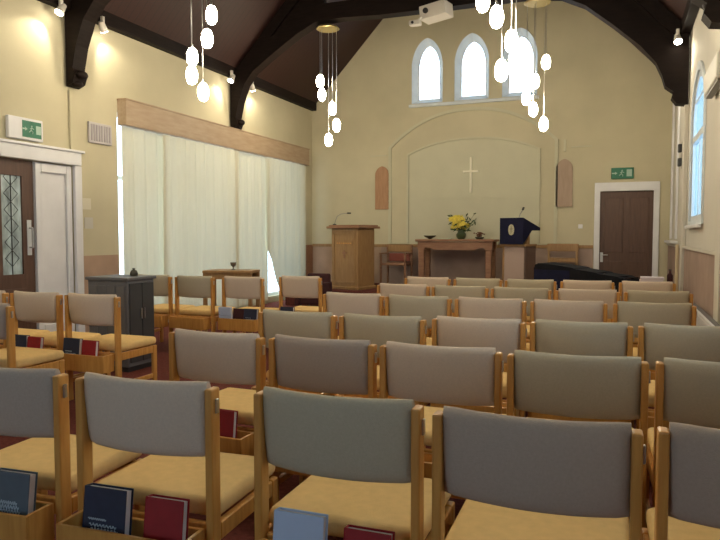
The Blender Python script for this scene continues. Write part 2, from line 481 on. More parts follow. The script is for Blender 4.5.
# pelmet, curtains
tag(MB().box(XL + .003, XL + .15, 7.05, 12.57, 2.75, 2.77, .004).box(XL + .13, XL + .15, 7.05, 12.57, 2.77, 3.08, .004).box(XL + .003, XL + .13, 7.05, 7.07, 2.77, 3.08).box(XL + .003, XL + .13, 12.55, 12.57, 2.77, 3.08)
    .box(XL + .003, XL + .16, 7.04, 12.58, 3.08, 3.10, .003).build('pelmet', M_pelmet), 'long pale wooden pelmet above the cream curtains on the left wall', 'pelmet')


def curtain(y0, y1, label, cutR=None, cutL=None, off=0.0):
    bm = bmesh.new(); ny, nz = 90, 14
    V = []
    for j in range(nz + 1):
        z = .06 + (2.745 - .06) * j / nz
        a, b = y0, y1
        if cutR: b = y1 - cutR * max(0, (1.05 - z) / 1.0) ** 1.2
        if cutL: a = y0 + cutL * max(0, (1.05 - z) / 1.0) ** 1.2
        row = []
        for i in range(ny + 1):
            t = i / ny; y = a + (b - a) * t
            amp = .022 * (1 - .35 * j / nz)
            yy = y * 1.0
            x = XL + .048 + off + .8 * amp * math.sin(yy * 23 + .7 * math.sin(yy * 5)) + .006 * math.sin(yy * 51 + z * .8)
            row.append(bm.verts.new((x, y, z)))
        V.append(row)
    for j in range(nz):
        for i in range(ny): bm.faces.new((V[j][i], V[j][i + 1], V[j + 1][i + 1], V[j + 1][i]))
    m = MB(); m.bm.free(); m.bm = bm
    o = m.build('curtain', M_curtain, None, True)
    tag(o, label, 'curtain', None)


curtain(7.085, 7.92, 'cream curtain panel nearest the white side door, beside the bright gap')
curtain(7.86, 9.86, 'widest pale cream curtain panel, second from the white side door', off=.048)
curtain(9.81, 10.96, 'cream curtain panel left of the bright triangular gap')
curtain(10.90, 12.53, 'cream curtain panel nearest the end wall, its lower corner pulled aside', cutL=.55, off=.048)

# left doors (brown leaf with leaded glass) and white side panel
st = struct(MB().box(XL + .003, XL + .05, 6.25, 6.36, 0, 2.14, .008).box(XL + .003, XL + .05, 4.44, 6.36, 2.145, 2.30, .008).box(XL + .003, XL + .07, 4.40, 6.40, 2.30, 2.33, .006)
            .box(XL + .003, XL + .05, 4.44, 4.555, 0, 2.14, .008).build('trim_20', M_white))
struct(MB().box(XL - .10, XL - .04, 5.706, 6.26, .002, 2.14).box(XL - .035, XL - .005, 5.71, 5.79, .004, 2.13, .004).box(XL - .035, XL - .005, 6.17, 6.245, .004, 2.13, .004)
       .box(XL - .035, XL - .005, 5.795, 6.165, 2.03, 2.13, .004).box(XL - .035, XL - .005, 5.795, 6.165, .004, .25, .004).build('trim_21', M_white))


def glazed_leaf(n, a, b, handle):
    d = struct(thing('door_%d' % n, '', 'door')); del d['label']; del d['category']
    g0, g1 = a + .14, b - .15
    mb = MB()
    mb.prism([rect(a - .005, b + .005, .002, 2.14), list(reversed(rect(g0, g1, .86, 1.96)))], lambda u, v, q: (q, u, v), XL - .09, XL - .04)
    mb.box(XL - .039, XL - .03, a + .12, b - .12, .15, .70, .004)
    mb.build('door_leaf', M_doordark, d)
    MB().box(XL - .07, XL - .06, g0, g1, .86, 1.96).build('pane', M_dglass, d)
    mb = MB()
    mb.box(XL - .058, XL - .052, (g0 + g1) / 2 - .004, (g0 + g1) / 2 + .004, .86, 1.96)
    for s in (-1, 1):
        for k in range(6):
            z = .95 + k * .18
            mb.path([(XL - .055, (g0 + g1) / 2, z), (XL - .055, (g0 + g1) / 2 + s * .09, z + .09), (XL - .055, (g0 + g1) / 2, z + .18)], .003, 6)
    mb.build('lead_strip', M_black, d)
    if handle:
        h = MB().box(XL - .038, XL - .03, b - .10, b - .04, 1.07, 1.47, .003).build('push_plate', mat('pale_plate', (0.6, 0.62, 0.64), 0.35), d)
        MB().tube((XL - .03, b - .07, 1.16), (XL + .02, b - .07, 1.16), .01).tube((XL + .02, b - .07, 1.16), (XL + .02, b - .07, 1.38), .01).tube((XL - .03, b - .07, 1.38), (XL + .02, b - .07, 1.38), .01).build('door_handle', M_chrome, h)


glazed_leaf(1, 5.14, 5.70, True)
glazed_leaf(2, 4.57, 5.13, False)
# right-hand end door
d3 = struct(thing('door_3', '', 'door')); del d3['label']; del d3['category']
mb = MB().box(-.37, .60, YE + .03, YE + .12, .0, 2.15)
for (a, b) in ((-.26, .06), (.17, .49)):
    mb.box(a, b, YE + .018, YE + .03, .20, .82, .006); mb.box(a, b, YE + .018, YE + .03, .98, 1.98, .006)
mb.build('door_leaf', M_doordark, d3)
h = MB().box(-.325, -.275, YE + .012, YE + .03, .80, .98, .004).build('push_plate', MATS['pale_plate'], d3)
MB().tube((-.30, YE + .012, .93), (-.30, YE - .03, .93), .009).tube((-.30, YE - .03, .93), (-.19, YE - .03, .93), .009).build('door_handle', M_chrome, h)
struct(MB().box(-.44, -.34, YE - .03, YE - .002, 0, 2.105, .006).box(.56, .66, YE - .03, YE - .002, 0, 2.105, .006).box(-.44, .66, YE - .03, YE - .002, 2.10, 2.26, .006).build('trim_22', M_white))

# ------------------------------------------------------------------ chairs
GRP = {'main': 'upholstered wooden chairs in the main block', 'left': 'upholstered wooden chairs left of the aisle', 'far': 'upholstered wooden chairs by the curtains'}


def pad_mesh(fab, parent):
    """curved, padded backrest between the posts"""
    bm = bmesh.new(); nx = 16
    prof = []
    for i in range(20):
        a = 2 * PI * i / 20
        c, s = math.cos(a), math.sin(a)
        prof.append((.028 * math.copysign(abs(c) ** .8, c), .122 * math.copysign(abs(s) ** .5, s)))
    rings = []
    for k in range(nx + 1):
        t = -1 + 2 * k / nx
        x = t * .2285
        sc = 1 - .35 * max(0, abs(t) - .93) / .07
        yb = -.034 * (1 - t * t) + .012
        zc = .727 + .004 * t * t
        rings.append([bm.verts.new((x, yb + p[0] * sc - (p[1]) * .10, zc + p[1] * (1 - .05 * (1 - sc)))) for p in prof])
    for a, b in zip(rings, rings[1:]):
        for i in range(20): bm.faces.new((a[i], a[(i + 1) % 20], b[(i + 1) % 20], b[i]))
    bm.faces.new(rings[0]); bm.faces.new(list(reversed(rings[-1])))
    m = MB(); m.bm.free(); m.bm = bm
    return soft(m.build('backrest', fab, parent), 60)


def make_chair(fab, label, loc, rz, group):
    t = thing('church_chair', label, 'chair', loc, rz, group)
    pad_mesh(fab, t)
    # seat cushion
    mb = MB().box(-.243, .243, .028, .455, .405, .470, .026, 4)
    soft(mb.build('seat', M_seat, t), 60)
    for s in (-1, 1):
        x = s * .242
        mb = MB().box(x - .013, x + .013, -.027, .025, 0, .832, .006, 2)
        mb.build('leg', M_oak, t)
        mb = MB().box(s * .242 - .013, s * .242 + .013, .39, .435, 0, .404, .006, 2)
        mb.build('leg', M_oak, t)
        mb = MB().box(s * .242 - .012, s * .242 + .012, .026, .389, .345, .403, .004, 1)
        mb.build('side_rail', M_oak, t)
        MB().box(s * .242 - .01, s * .242 + .01, .026, .389, .14, .175, .004, 1).build('stretcher', M_oak, t)
    MB().box(-.2285, .2285, .395, .42, .345, .403, .004, 1).build('front_rail', M_oak, t)
    MB().box(-.2285, .2285, .0, .022, .345, .403, .004, 1).build('back_rail', M_oak, t)
    # open-topped book box
    b = .012
    mb = MB().box(-.2285, .2285, -.150, -.138, .275, .402, .002, 1).box(-.2285, .2285, -.042, -.028, .275, .402, .002, 1)
    mb.box(-.2285, -.2165, -.139, -.041, .275, .402).box(.2165, .2285, -.139, -.041, .275, .402).box(-.217, .217, -.139, -.041, .275, .287)
    mb.build('book_box', M_oak, t)
    # linking bracket
    MB().box(.2545, .262, -.008, .008, .755, .80, .002, 1).build('link_bracket', M_chrome, t)
    return t


PROTO = {}
FAB = {'mauve': (M_fabA, 'grey-mauve'), 'green': (M_fabB, 'grey-green'), 'beige': (M_fabC, 'beige-pink')}
CH = []


def chair(kind, x, y, a, label, grp, z=0):
    if kind not in PROTO:
        PROTO[kind] = make_chair(FAB[kind][0], label, (x, y, z), math.radians(a), GRP[grp])
        return PROTO[kind]
    return dup(PROTO[kind], (x, y, z), math.radians(a), label, GRP[grp])


ordn = ['leftmost', 'second from the left', 'middle', 'second from the right', 'rightmost']
rows = [
    ('front row', [(-1.98, 1.66, 4, 'mauve'), (-1.395, 1.685, 3, 'beige'), (-.745, 1.71, 1, 'green'), (-.193, 1.685, 1, 'mauve'), (.35, 1.74, 2, 'mauve')]),
    ('second row from the camera', [(-1.755, 2.62, -1, 'beige'), (-1.215, 2.63, -1, 'mauve'), (-.68, 2.63, 0, 'beige'), (-.145, 2.62, 2, 'green'), (.39, 2.66, 3, 'green')]),
    ('third row from the camera', [(-1.775, 3.50, -1, 'green'), (-1.24, 3.50, 0, 'green'), (-.71, 3.58, 1, 'beige'), (-.18, 3.63, 2, 'green'), (.355, 3.68, 4, 'green')]),
    ('fourth row from the camera', [(-1.925, 4.76, -2, 'beige'), (-1.39, 4.73, -1, 'green'), (-.855, 4.74, 0, 'beige'), (-.32, 4.77, 2, 'beige'), (.225, 4.82, 4, 'green')]),
    ('fifth row from the camera', [(-1.85, 5.81, -2, 'beige'), (-1.315, 5.79, -1, 'green'), (-.78, 5.78, 0, 'green'), (-.24, 5.79, 2, 'beige'), (.30, 5.83, 4, 'green')]),
    ('sixth and farthest row', [(-1.91, 6.86, -2, 'beige'), (-1.37, 6.86, 0, 'green'), (-.835, 6.88, 2, 'green'), (-.29, 6.93, 4, 'beige'), (.26, 6.99, 6, 'beige')]),
]
extra = {(0, 0): ', slate book in its box', (0, 1): ', navy book in its box', (0, 2): ', pale blue book in its box'}
for r, (rn, cs) in enumerate(rows):
    for c, (x, y, a, k) in enumerate(cs):
        lab = '%s chair with %s back, %s%s' % (ordn[c], FAB[k][1], rn, extra.get((r, c), ''))
        CH.append(chair(k, x, y, a, lab, 'main'))
for x, y, a, k, lab in [(-3.76, 3.95, 0, 'beige', 'chair left of the aisle nearest it, navy and red books in its box'),
                        (-4.31, 3.93, 0, 'beige', 'chair in front of the white side panel, dark blue and red books in its box'),
                        (-4.86, 3.91, 0, 'beige', 'chair at the left photo edge in front of the brown glazed door'),
                        (-3.96, 3.18, 0, 'mauve', 'chair mostly outside the left photo edge, only its seat corner showing')]:
    chair(k, x, y, a, lab, 'left')
for x, y, a, k, lab in [(-4.93, 6.12, -2, 'green', 'chair by the curtains directly behind the dark grey cabinet'),
                        (-4.37, 6.12, -2, 'green', 'grey-green chair by the curtains, second from the grey cabinet'),
                        (-3.80, 6.20, 0, 'beige', 'chair in front of the small wooden table by the curtains, pale leaflet in its box'),
                        (-3.265, 6.52, 0, 'beige', 'chair by the curtains nearest the wooden lectern, dark book in its box')]:
    chair(k, x, y, a, lab, 'far')


# ------------------------------------------------------------------ books
def squiggle(mb, x0, x1, z, amp, y, r=.0016):
    n = 44
    pts = [(x0 + (x1 - x0) * i / n, y, z + amp * (.6 * math.sin(i * 1.15) + .4 * math.sin(i * 2.9 + 1))) for i in range(n + 1)]
    mb.path(pts, r, 5)


BP = {}


def make_book(kind, w, h, t, cover, label, cat='book', marks=None):
    o = thing('hymn_book', label, cat, (0, 0, 0))
    e = .0035
    mb = MB().box(-w / 2, w / 2, -t / 2, -t / 2 + e, 0, h, .001, 1).box(-w / 2, w / 2, t / 2 - e, t / 2, 0, h, .001, 1)
    mb.box(-w / 2 - .004, -w / 2, -t / 2, t / 2, 0, h, .0015, 1)
    mb.build('cover', cover, o)
    MB().box(-w / 2 + .001, w / 2 - .006, -t / 2 + e + .0003, t / 2 - e - .0003, .003, h - .006).build('pages', M_page, o)
    if marks:
        mb = MB()
        for (a, b, z, am) in marks[1]: squiggle(mb, a * w, b * w, z * h, am, -t / 2 - .0006)
        mb.build('title_lettering', marks[0], o)
    return o


def place_book(kind, ch, dx, label, tilt=-7, lift=0.0, yaw=0):
    """stand a book in the box of chair ch, dx across"""
    spec = {'navy': (.155, .222, .036, M_navy, (M_letter, [(-.38, .05, .56, .004), (-.35, .30, .48, .006), (-.30, .34, .42, .007), (-.2, .3, .35, .004)])),
            'slate': (.150, .226, .036, M_slate, (M_letter, [(-.30, .20, .56, .008), (-.36, .26, .50, .009), (-.32, .30, .44, .008)])),
            'red': (.132, .215, .034, M_red, None),
            'pale': (.150, .232, .034, M_lblue, (M_bletter, [(-.4, .4, .62, .002), (-.3, .4, .48, .012)])),
            'maroon': (.13, .20, .03, M_maroon, None)}[kind]
    c, s = math.cos(ch.rotation_euler.z), math.sin(ch.rotation_euler.z)
    lx, ly = dx, -.100
    loc = (ch.location.x + c * lx - s * ly, ch.location.y + s * lx + c * ly, .289 + lift)
    if kind not in BP:
        BP[kind] = make_book(kind, spec[0], spec[1], spec[2], spec[3], label, 'book', spec[4]); o = BP[kind]
    else:
        o = dup(BP[kind], loc, 0, label)
    o.location = loc
    o['group'] = 'books in the chair boxes'
    o.rotation_euler = (math.radians(tilt), 0, ch.rotation_euler.z + math.radians(yaw))
    return o


C_ = lambda i: CH[i]
place_book('slate', C_(0), .115, 'slate-blue book with pale lettering in the leftmost front row chair box')
place_book('navy', C_(1), -.085, 'navy book with pale lettering beside the red one in the front row')
place_book('red', C_(1), .13, 'red book right of the navy book in the second front row chair box')
place_book('pale', C_(2), -.075, 'pale blue book in the box of the middle front row chair')
place_book('red', C_(2), .13, 'dark red book right of the pale blue book in the front row')
place_book('navy', C_(3), -.07, 'dark book just rising at the bottom photo edge, second chair from the right', lift=0)
place_book('red', C_(5), .09, 'red book in the second row box, seen between two front row backs')
LB = [o for o in bpy.data.objects if o.get('group') == GRP['left']]
LB.sort(key=lambda o: -o.location.x)
l3 = [o for o in LB if abs(o.location.x + 3.76) < .01][0]; l2 = [o for o in LB if abs(o.location.x + 4.31) < .01][0]; l1 = [o for o in LB if abs(o.location.x + 4.86) < .01][0]
place_book('navy', l3, -.12, 'dark navy book in the box of the left block chair nearest the aisle')
place_book('red', l3, .05, 'red book in the box of the left block chair nearest the aisle')
place_book('navy', l2, -.09, 'dark navy book in the chair box in front of the white side panel')
place_book('red', l2, .07, 'red book in the chair box in front of the white side panel')
place_book('maroon', l1, .08, 'maroon book in the chair box at the left photo edge')
FB = [o for o in bpy.data.objects if o.get('group') == GRP['far']]
FB.sort(key=lambda o: o.location.x)
place_book('maroon', FB[2], .0, 'maroon book in the chair box before the small wooden table', lift=.02)
place_book('navy', FB[2], .147, 'dark navy book right of the maroon book near the small table', lift=.0)
place_book('navy', FB[3], -.12, 'dark navy book in the chair box nearest the wooden lectern')
place_book('pale', FB[2], -.147, 'pale blue leaflet-like book leaning out beside the maroon book', tilt=6, lift=-.0)

# ------------------------------------------------------------------ pendant lamps
def make_shade_profile(h=.205, r=.064):
    return [(.02, h / 2 + .0), (.036, h / 2 - .010), (r * .82, h * .30), (r, h * .08), (r, -h * .10), (r * .85, -h * .32), (r * .5, -h * .47), (.012, -h / 2)]


PP = {}


def pendant(x, y, z, ztop, label, group):
    """one lamp: opal shade (emitting), cap and cord up to its canopy"""
    t = thing('pendant_lamp', label, 'lamp', (x, y, z), 0, group)
    if 's' not in PP:
        s = MB().lathe(make_shade_profile(), n=16).build('lamp_shade', M_pend, t, True); PP['s'] = s
        c = MB().tube((0, 0, .098), (0, 0, .14), .020, .010, 12).build('cap', M_chrome, t); PP['c'] = c
    else:
        for k in 'sc':
            q = PP[k].copy(); COL.objects.link(q); q.parent = t
    L = ztop - z
    MB().tube((0, 0, .135), (0, 0, L), .004, n=6).build('cord', M_chrome, t)
    return t


def cluster(cx, cy, ztop, pts, names, canopy_label, group):
    cn = MB().lathe([(.17, 0), (.19, .012), (.16, .045), (.03, .055)], (cx, cy, ztop), 24).build('ceiling_rose', mat('brass_canopy', (0.45, 0.36, 0.16), .35, .6))
    tag(cn, canopy_label, 'ceiling rose')
    for i, ((x, dy, z), nm) in enumerate(zip(pts, names)):
        k = (cy + dy) / cy
        pendant(x * k, cy + dy, 1.3 + (z - 1.3) * k, ztop, nm, group)


pos5 = ['highest', 'second highest', 'middle', 'second lowest', 'lowest']
ZT = 4.62
cluster(-4.40, 6.33, ZT, [(-4.25, .03, 3.73), (-4.31, -.09, 3.48), (-4.51, .08, 3.30), (-4.52, -.06, 3.10), (-4.37, .13, 2.90)],
        ['%s lamp of the near left pendant cluster' % p for p in pos5], 'round brass canopy of the near left lamp cluster, on the nearest truss', 'pendant lamps, near left cluster')
cluster(-4.46, 9.94, ZT, [(-4.60, .03, 3.81), (-4.57, -.08, 3.59), (-4.38, .08, 3.35), (-4.31, -.05, 3.08), (-4.45, .13, 2.85)],
        ['%s lamp of the far left pendant cluster near the lectern' % p for p in pos5], 'round brass canopy of the far left lamp cluster, under the truss', 'pendant lamps, far left cluster')
cluster(-1.07, 6.33, ZT - .02, [(-1.24, .03, 3.50), (-1.11, -.10, 3.34), (-.97, .07, 3.10), (-1.06, .15, 2.84), (-.93, -.02, 2.93)],
        ['%s lamp of the near right pendant cluster' % p for p in pos5], 'round brass canopy of the near right lamp cluster, above the photo', 'pendant lamps, near right cluster')
cluster(-1.16, 9.94, ZT, [(-1.03, .03, 3.78), (-1.18, -.08, 3.52), (-1.30, .05, 3.29), (-1.20, .04, 3.12), (-1.05, .12, 2.90)],
        ['%s lamp of the far right pendant cluster against the end wall' % p for p in pos5], 'round brass canopy of the far right lamp cluster, under the arched truss', 'pendant lamps, far right cluster')
for cx, tag_ in ((-4.4, 'left'), (-1.0, 'right')):  # unseen lamp clusters, added to bring more light onto the chair backs
    cluster(cx, 2.7, ZT, [(cx + .15, .03, 3.73), (cx + .07, -.09, 3.48), (cx - .12, .08, 3.30), (cx - .13, -.06, 3.10), (cx + .03, .13, 2.90)],
            ['%s lamp of the pendant cluster overhead %s of the camera' % (p, tag_) for p in pos5], 'brass canopy of the overhead lamp cluster %s of the camera' % tag_, 'pendant lamps overhead ' + tag_)


# spotlights by the truss feet
def spotlight(x, y, z, aim, label, power=60, lens=True):
    t = thing('spotlight', label, 'spotlight', (x, y, z))
    MB().box(-.02, .02, -.02, .02, .05, .13, .004, 1).build('bracket', M_projector, t)
    d = (Vector(aim) - Vector((x, y, z))).normalized()
    p0 = -d * .07; p1 = d * .05
    MB().tube(p0, p1, .035, .052, 16).build('lamp_head', M_projector, t)
    MB().tube(p1 + d * .001, p1 + d * .008, .047, .047, 16).build('lens', M_lamp, t)
    L = bpy.data.lights.new('spot_beam', 'SPOT'); L.energy = power; L.spot_size = math.radians(95); L.spot_blend = .5
    L.color = (1.0, .90, .68); L.shadow_soft_size = .03
    o = bpy.data.objects.new('spot_beam', L); COL.objects.link(o); o.parent = t
    o.location = d * .07
    o.rotation_euler = d.to_track_quat('-Z', 'Y').to_euler()


for ty, nm in ((6.33, 'nearest'), (9.94, 'far')):
    spotlight(XL + .17, ty - .36, 3.90, (XL - .05, ty - 1.4, 2.2), 'small white spotlight on the left wall, camera side of the %s truss foot' % nm, 22)
    spotlight(XL + .17, ty + .30, 3.89, (XL - .05, ty + 1.3, 2.6), 'small white spotlight on the left wall, altar side of the %s truss foot' % nm, 18)
    spotlight(XR - .17, ty - .25, 3.86, (XR + .05, ty - 1.4, 2.2), 'small white spotlight on the right wall, camera side of the %s truss foot' % nm, 18)
    spotlight(XR - .17, ty + .30, 3.86, (XR + .05, ty + 1.3, 2.4), 'small white spotlight on the right wall, altar side of the %s truss foot' % nm, 18)

# ------------------------------------------------------------------ end-wall furniture
# wooden lectern
t = thing('wooden_lectern', 'tall pale oak lectern with a thin microphone at the left of the end wall', 'lectern', (-4.62, 11.42, PLAT), math.radians(-14))
MB().box(-.30, .30, -.27, .27, .06, 1.12, .008, 1).build('body', M_oak2, t)
MB().box(-.33, .33, -.30, .30, 0, .06, .01, 1).build('plinth', M_oak2, t)
mb = MB().box(-.245, -.225, -.285, -.271, .12, 1.05).box(.225, .245, -.285, -.271, .12, 1.05).box(-.224, .224, -.285, -.271, .12, .15).box(-.224, .224, -.285, -.271, 1.02, 1.05).box(-.20, .20, -.283, -.271, .80, .90, .003, 1)
mb.build('front_moulding', M_oak2, t)
o = MB().box(-.37, .37, -.34, .36, 1.12, 1.16, .008, 1).box(-.34, .34, -.31, .33, 1.16, 1.185, .006, 1).build('reading_desk', M_oak3, t)
mb = MB().box(-.015, .015, -.279, -.271, .58, .72).box(-.05, .05, -.279, -.271, .66, .685)
mb.build('carved_cross', M_oak3, t)
mb = MB()
for i in range(7): squiggle(mb, -.17 + i * .05, -.135 + i * .05, .85, .014, -.284, .003)
mb.build('carved_lettering', M_oak, t)
t = thing('gooseneck_microphone', 'thin gooseneck microphone bending over the wooden lectern', 'microphone', (-4.90, 11.20, PLAT + 1.186))
MB().lathe([(.035, 0), (.035, .012), (.012, .02)], (0, 0, 0), 12).build('base', M_black, t)
MB().path([(0, 0, .01), (.02, .0, .08), (.05, .01, .16), (.12, .02, .2), (.24, .03, .215)], .006).build('gooseneck', mat('grey_neck', (.25, .25, .24), .4), t)
MB().tube((.24, .03, .215), (.31, .035, .213), .013).build('mic_head', M_black, t)

# sanctuary chairs
def armchair(name, label, loc, rz):
    t = thing(name, label, 'chair', loc, rz, 'carved wooden chairs on the platform')
    MB().box(-.26, .26, .20, .24, .66, .80, .012, 2).build('top_slat', M_oak2, t)
    MB().box(-.22, .22, .205, .235, .47, .63, .01, 2).build('back_panel', mat('red_leather', (.22, .05, .03), .5), t)
    MB().box(-.25, .25, -.22, .20, .40, .45, .015, 2).build('seat', M_oak3, t)
    for sx in (-1, 1):
        MB().box(sx * .25 - .02, sx * .25 + .02, .20, .24, 0, .80, .004, 1).build('leg', M_oak3, t)
        MB().box(sx * .25 - .02, sx * .25 + .02, -.23, -.19, 0, .62, .004, 1).build('leg', M_oak3, t)
        MB().box(sx * .25 - .025, sx * .25 + .025, -.25, .22, .62, .65, .008, 1).build('armrest', M_oak3, t)
    return t


armchair('wooden_armchair', 'wooden armchair just right of the tall wooden lectern', (-4.13, 12.5, PLAT), 0)
a2 = thing('wooden_chair', 'pale wooden chair right of the navy-draped lectern, beside the door', 'chair', (-.98, 12.5, PLAT), math.radians(-4), 'carved wooden chairs on the platform')
MB().box(-.28, .28, .18, .21, .70, .84, .012, 2).build('top_slat', M_oak2, a2)
MB().box(-.25, .25, -.22, .2, .40, .45, .015, 2).build('seat', M_oak2, a2)
for sx in (-1, 1):
    MB().box(sx * .25 - .02, sx * .25 + .02, .18, .22, 0, .72, .004, 1).build('leg', M_oak2, a2)
    MB().box(sx * .25 - .02, sx * .25 + .02, -.22, -.18, 0, .40, .004, 1).build('leg', M_oak2, a2)
MB().box(-.23, .23, .185, .205, .50, .58, .01, 2).build('back_slat', M_oak2, a2)

# communion table
t = thing('communion_table', 'dark oak communion table against the arched panel of the end wall', 'table', (-2.88, 12.42, PLAT))
MB().box(-.75, .75, -.30, .30, .875, .92, .008, 1).build('table_top', M_oak3, t)
mb = MB()
mb.prism([[(-.66, .87), (.66, .87), (.66, .76), (.50, .76), (.44, .745), (.38, .72), (-.38, .72), (-.44, .745), (-.50, .76), (-.66, .76)]], lambda u, v, d: (u, d, v), -.26, -.22)
mb.build('apron', M_oak3, t)
for sx in (-1, 1):
    for sy in (-1, 1):
        MB().box(sx * .64 - .055, sx * .64 + .055, sy * .2 - .05, sy * .2 + .05, 0, .72, .008, 1).box(sx * .64 - .07, sx * .64 + .07, sy * .2 - .06, sy * .2 + .06, 0, .08, .006, 1).box(sx * .64 - .07, sx * .64 + .07, sy * .2 - .055, sy * .2 + .055, .72, .875).build('leg', M_oak3, t)
ZT_ = PLAT + .921
t = thing('flower_vase', 'vase of yellow flowers with dark leaves on the communion table', 'flowers', (-2.79, 12.36, ZT_))
t.scale = (1.22, 1.22, 1.3)
soft(MB().lathe([(.05, 0), (.075, .03), (.08, .07), (.05, .11), (.045, .13), (.055, .14)], n=16).build('vase', M_vase, t))
mb = MB(); ml = MB(); ms = MB()
for i in range(40):
    a = random.uniform(0, 2 * PI); rr = random.uniform(.01, .15); z = random.uniform(.15, .32)
    p = (rr * math.cos(a) - .03, rr * math.sin(a) * .7, z)
    for k in range(5):
        b = 2 * PI * k / 5
        mb.ball((p[0] + .022 * math.cos(b), p[1] - .008, p[2] + .022 * math.sin(b)), .020, 1, .5, 1, 1)
    ms.tube((0, 0, .10), p, .003, n=5)
for i in range(46):
    a = random.uniform(0, 2 * PI); rr = random.uniform(.06, .22); z = random.uniform(.12, .38)
    c = Vector((rr * math.cos(a) + .02, rr * math.sin(a) * .6, z)); w = Vector((random.uniform(-1, 1), random.uniform(-1, 1), random.uniform(-.4, 1))).normalized()
    u = w.orthogonal().normalized() * .018; q = w * .045
    vs = [ml.bm.verts.new(c - q), ml.bm.verts.new(c + u), ml.bm.verts.new(c + q), ml.bm.verts.new(c - u)]
    ml.bm.faces.new(vs); ms.tube((0, 0, .10), c, .002, n=4)
mb.build('blossoms', M_yellow, t); ml.build('leaves', M_leaf, t); ms.build('stems', M_leaf, t)
o = MB().lathe([(.03, 0), (.035, .01), (.05, .02), (.10, .045), (.125, .07), (.118, .07), (.09, .05), (.03, .03)], n=20).build('offering_bowl', M_bowl, None, True, (-3.40, 12.36, ZT_))
tag(o, 'dark shallow bowl at the left end of the communion table', 'bowl')
t = thing('dried_arrangement', 'low reddish-brown dried flower arrangement right of the yellow flowers', 'flowers', (-2.44, 12.36, ZT_))
MB().lathe([(.06, 0), (.09, .03), (.085, .045)], n=14).build('dish', M_bowl, t)
mb = MB()
for i in range(30):
    a = random.uniform(0, 2 * PI); rr = random.uniform(0, .12)
    mb.ball((rr * math.cos(a), rr * math.sin(a) * .6, .05 + random.uniform(0, .08)), .022, 1, 1, .6, 1)
mb.build('dried_heads', M_leafbrown, t)
o = MB().box(-.12, .12, -.09, .09, 0, .02, .004, 1).build('folded_cloth', mat('pale_green_cloth', (.5, .56, .42), .9), None, False, (-3.10, 12.36, ZT_))
tag(o, 'pale green folded cloth beside the flower vase on the communion table', 'cloth')

# navy draped lectern
t = thing('draped_lectern', 'light wood lectern draped with a navy cloth bearing a pale emblem', 'lectern', (-1.66, 11.95, PLAT), math.radians(-24))
MB().box(-.202, .202, -.15, -.12, 0, .80, .005, 1).build('front_panel', mat('pinkish_panel', (.42, .31, .26), .6), t)
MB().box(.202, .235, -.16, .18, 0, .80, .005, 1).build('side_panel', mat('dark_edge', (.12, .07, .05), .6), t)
MB().box(-.235, -.202, -.16, .18, 0, .80, .005, 1).build('side_panel', M_oak2, t)
MB().box(-.25, .25, -.2, .2, .80, .84, .005, 1).build('shelf', M_oak2, t)
mb = MB()
mb.prism([[(-.245, 1.30), (.32, 1.13), (.32, 1.08), (.05, 1.08), (-.215, .86), (-.245, .84)]], lambda u, v, d: (d, u, v), -.235, .235)
mb.build('drape', M_navycloth, t)
MB().box(-.22, .22, -.19, .19, .841, 1.06).build('desk_box', M_oak2, t).scale = (.9, .2, .98)
mb = MB()
mb.prism([[(.0 + .062 * math.cos(a) * (1 if abs(math.cos(a)) < .8 else .95), 1.09 + .095 * math.sin(a)) for a in [2 * PI * i / 24 for i in range(24)]]], lambda u, v, d: (u, d, v), -.252, -.2455)
e = mb.build('emblem', M_gold, t)
mb = MB()
mb.box(-.005, .005, -.256, -.2525, 1.03, 1.15).box(-.03, .03, -.256, -.2525, 1.10, 1.11)
mb.build('emblem_cross', mat('emblem_dark', (.12, .12, .07), .8), e)
t = thing('lectern_microphone', 'small black gooseneck microphone on the navy-draped lectern', 'microphone', (-1.66, 11.84, PLAT + 1.268))
MB().path([(0, 0, 0), (.03, .02, .10), (.07, .03, .17)], .007).build('gooseneck', MATS['grey_neck'], t)
MB().tube((.07, .03, .17), (.09, .03, .22), .018).build('mic_head', M_black, t)

# black draped keyboard
t = thing('covered_keyboard', 'long low keyboard under a black and navy dust cover before the right door', 'keyboard', (-.44, 9.62, 0), math.radians(-26))
mb = MB()
prof = [(-.66, .50), (-.665, .85), (-.62, .90), (-.35, .885), (-.05, .84), (.30, .79), (.60, .75), (.68, .73), (.685, .50)]
mb.prism([prof], lambda u, v, d: (u, d, v), -.22, .22)
r_ = bmesh.ops.bevel(mb.bm, geom=[e for e in mb.bm.edges if e.calc_length() > .4], offset=.02, segments=2, affect='EDGES')
mb.build('dust_cover', M_blackcloth, t)
MB().box(-.655, -.10, -.226, -.2205, .52, .81, .002, 1).build('cover_flap', M_navycloth, t)
for sx in (-1, 1):
    MB().box(sx * .55 - .02, sx * .55 + .02, -.18, .18, 0, .04, .004, 1).box(sx * .55 - .02, sx * .55 + .02, -.02, .02, .04, .52).build('stand_leg', M_black, t)

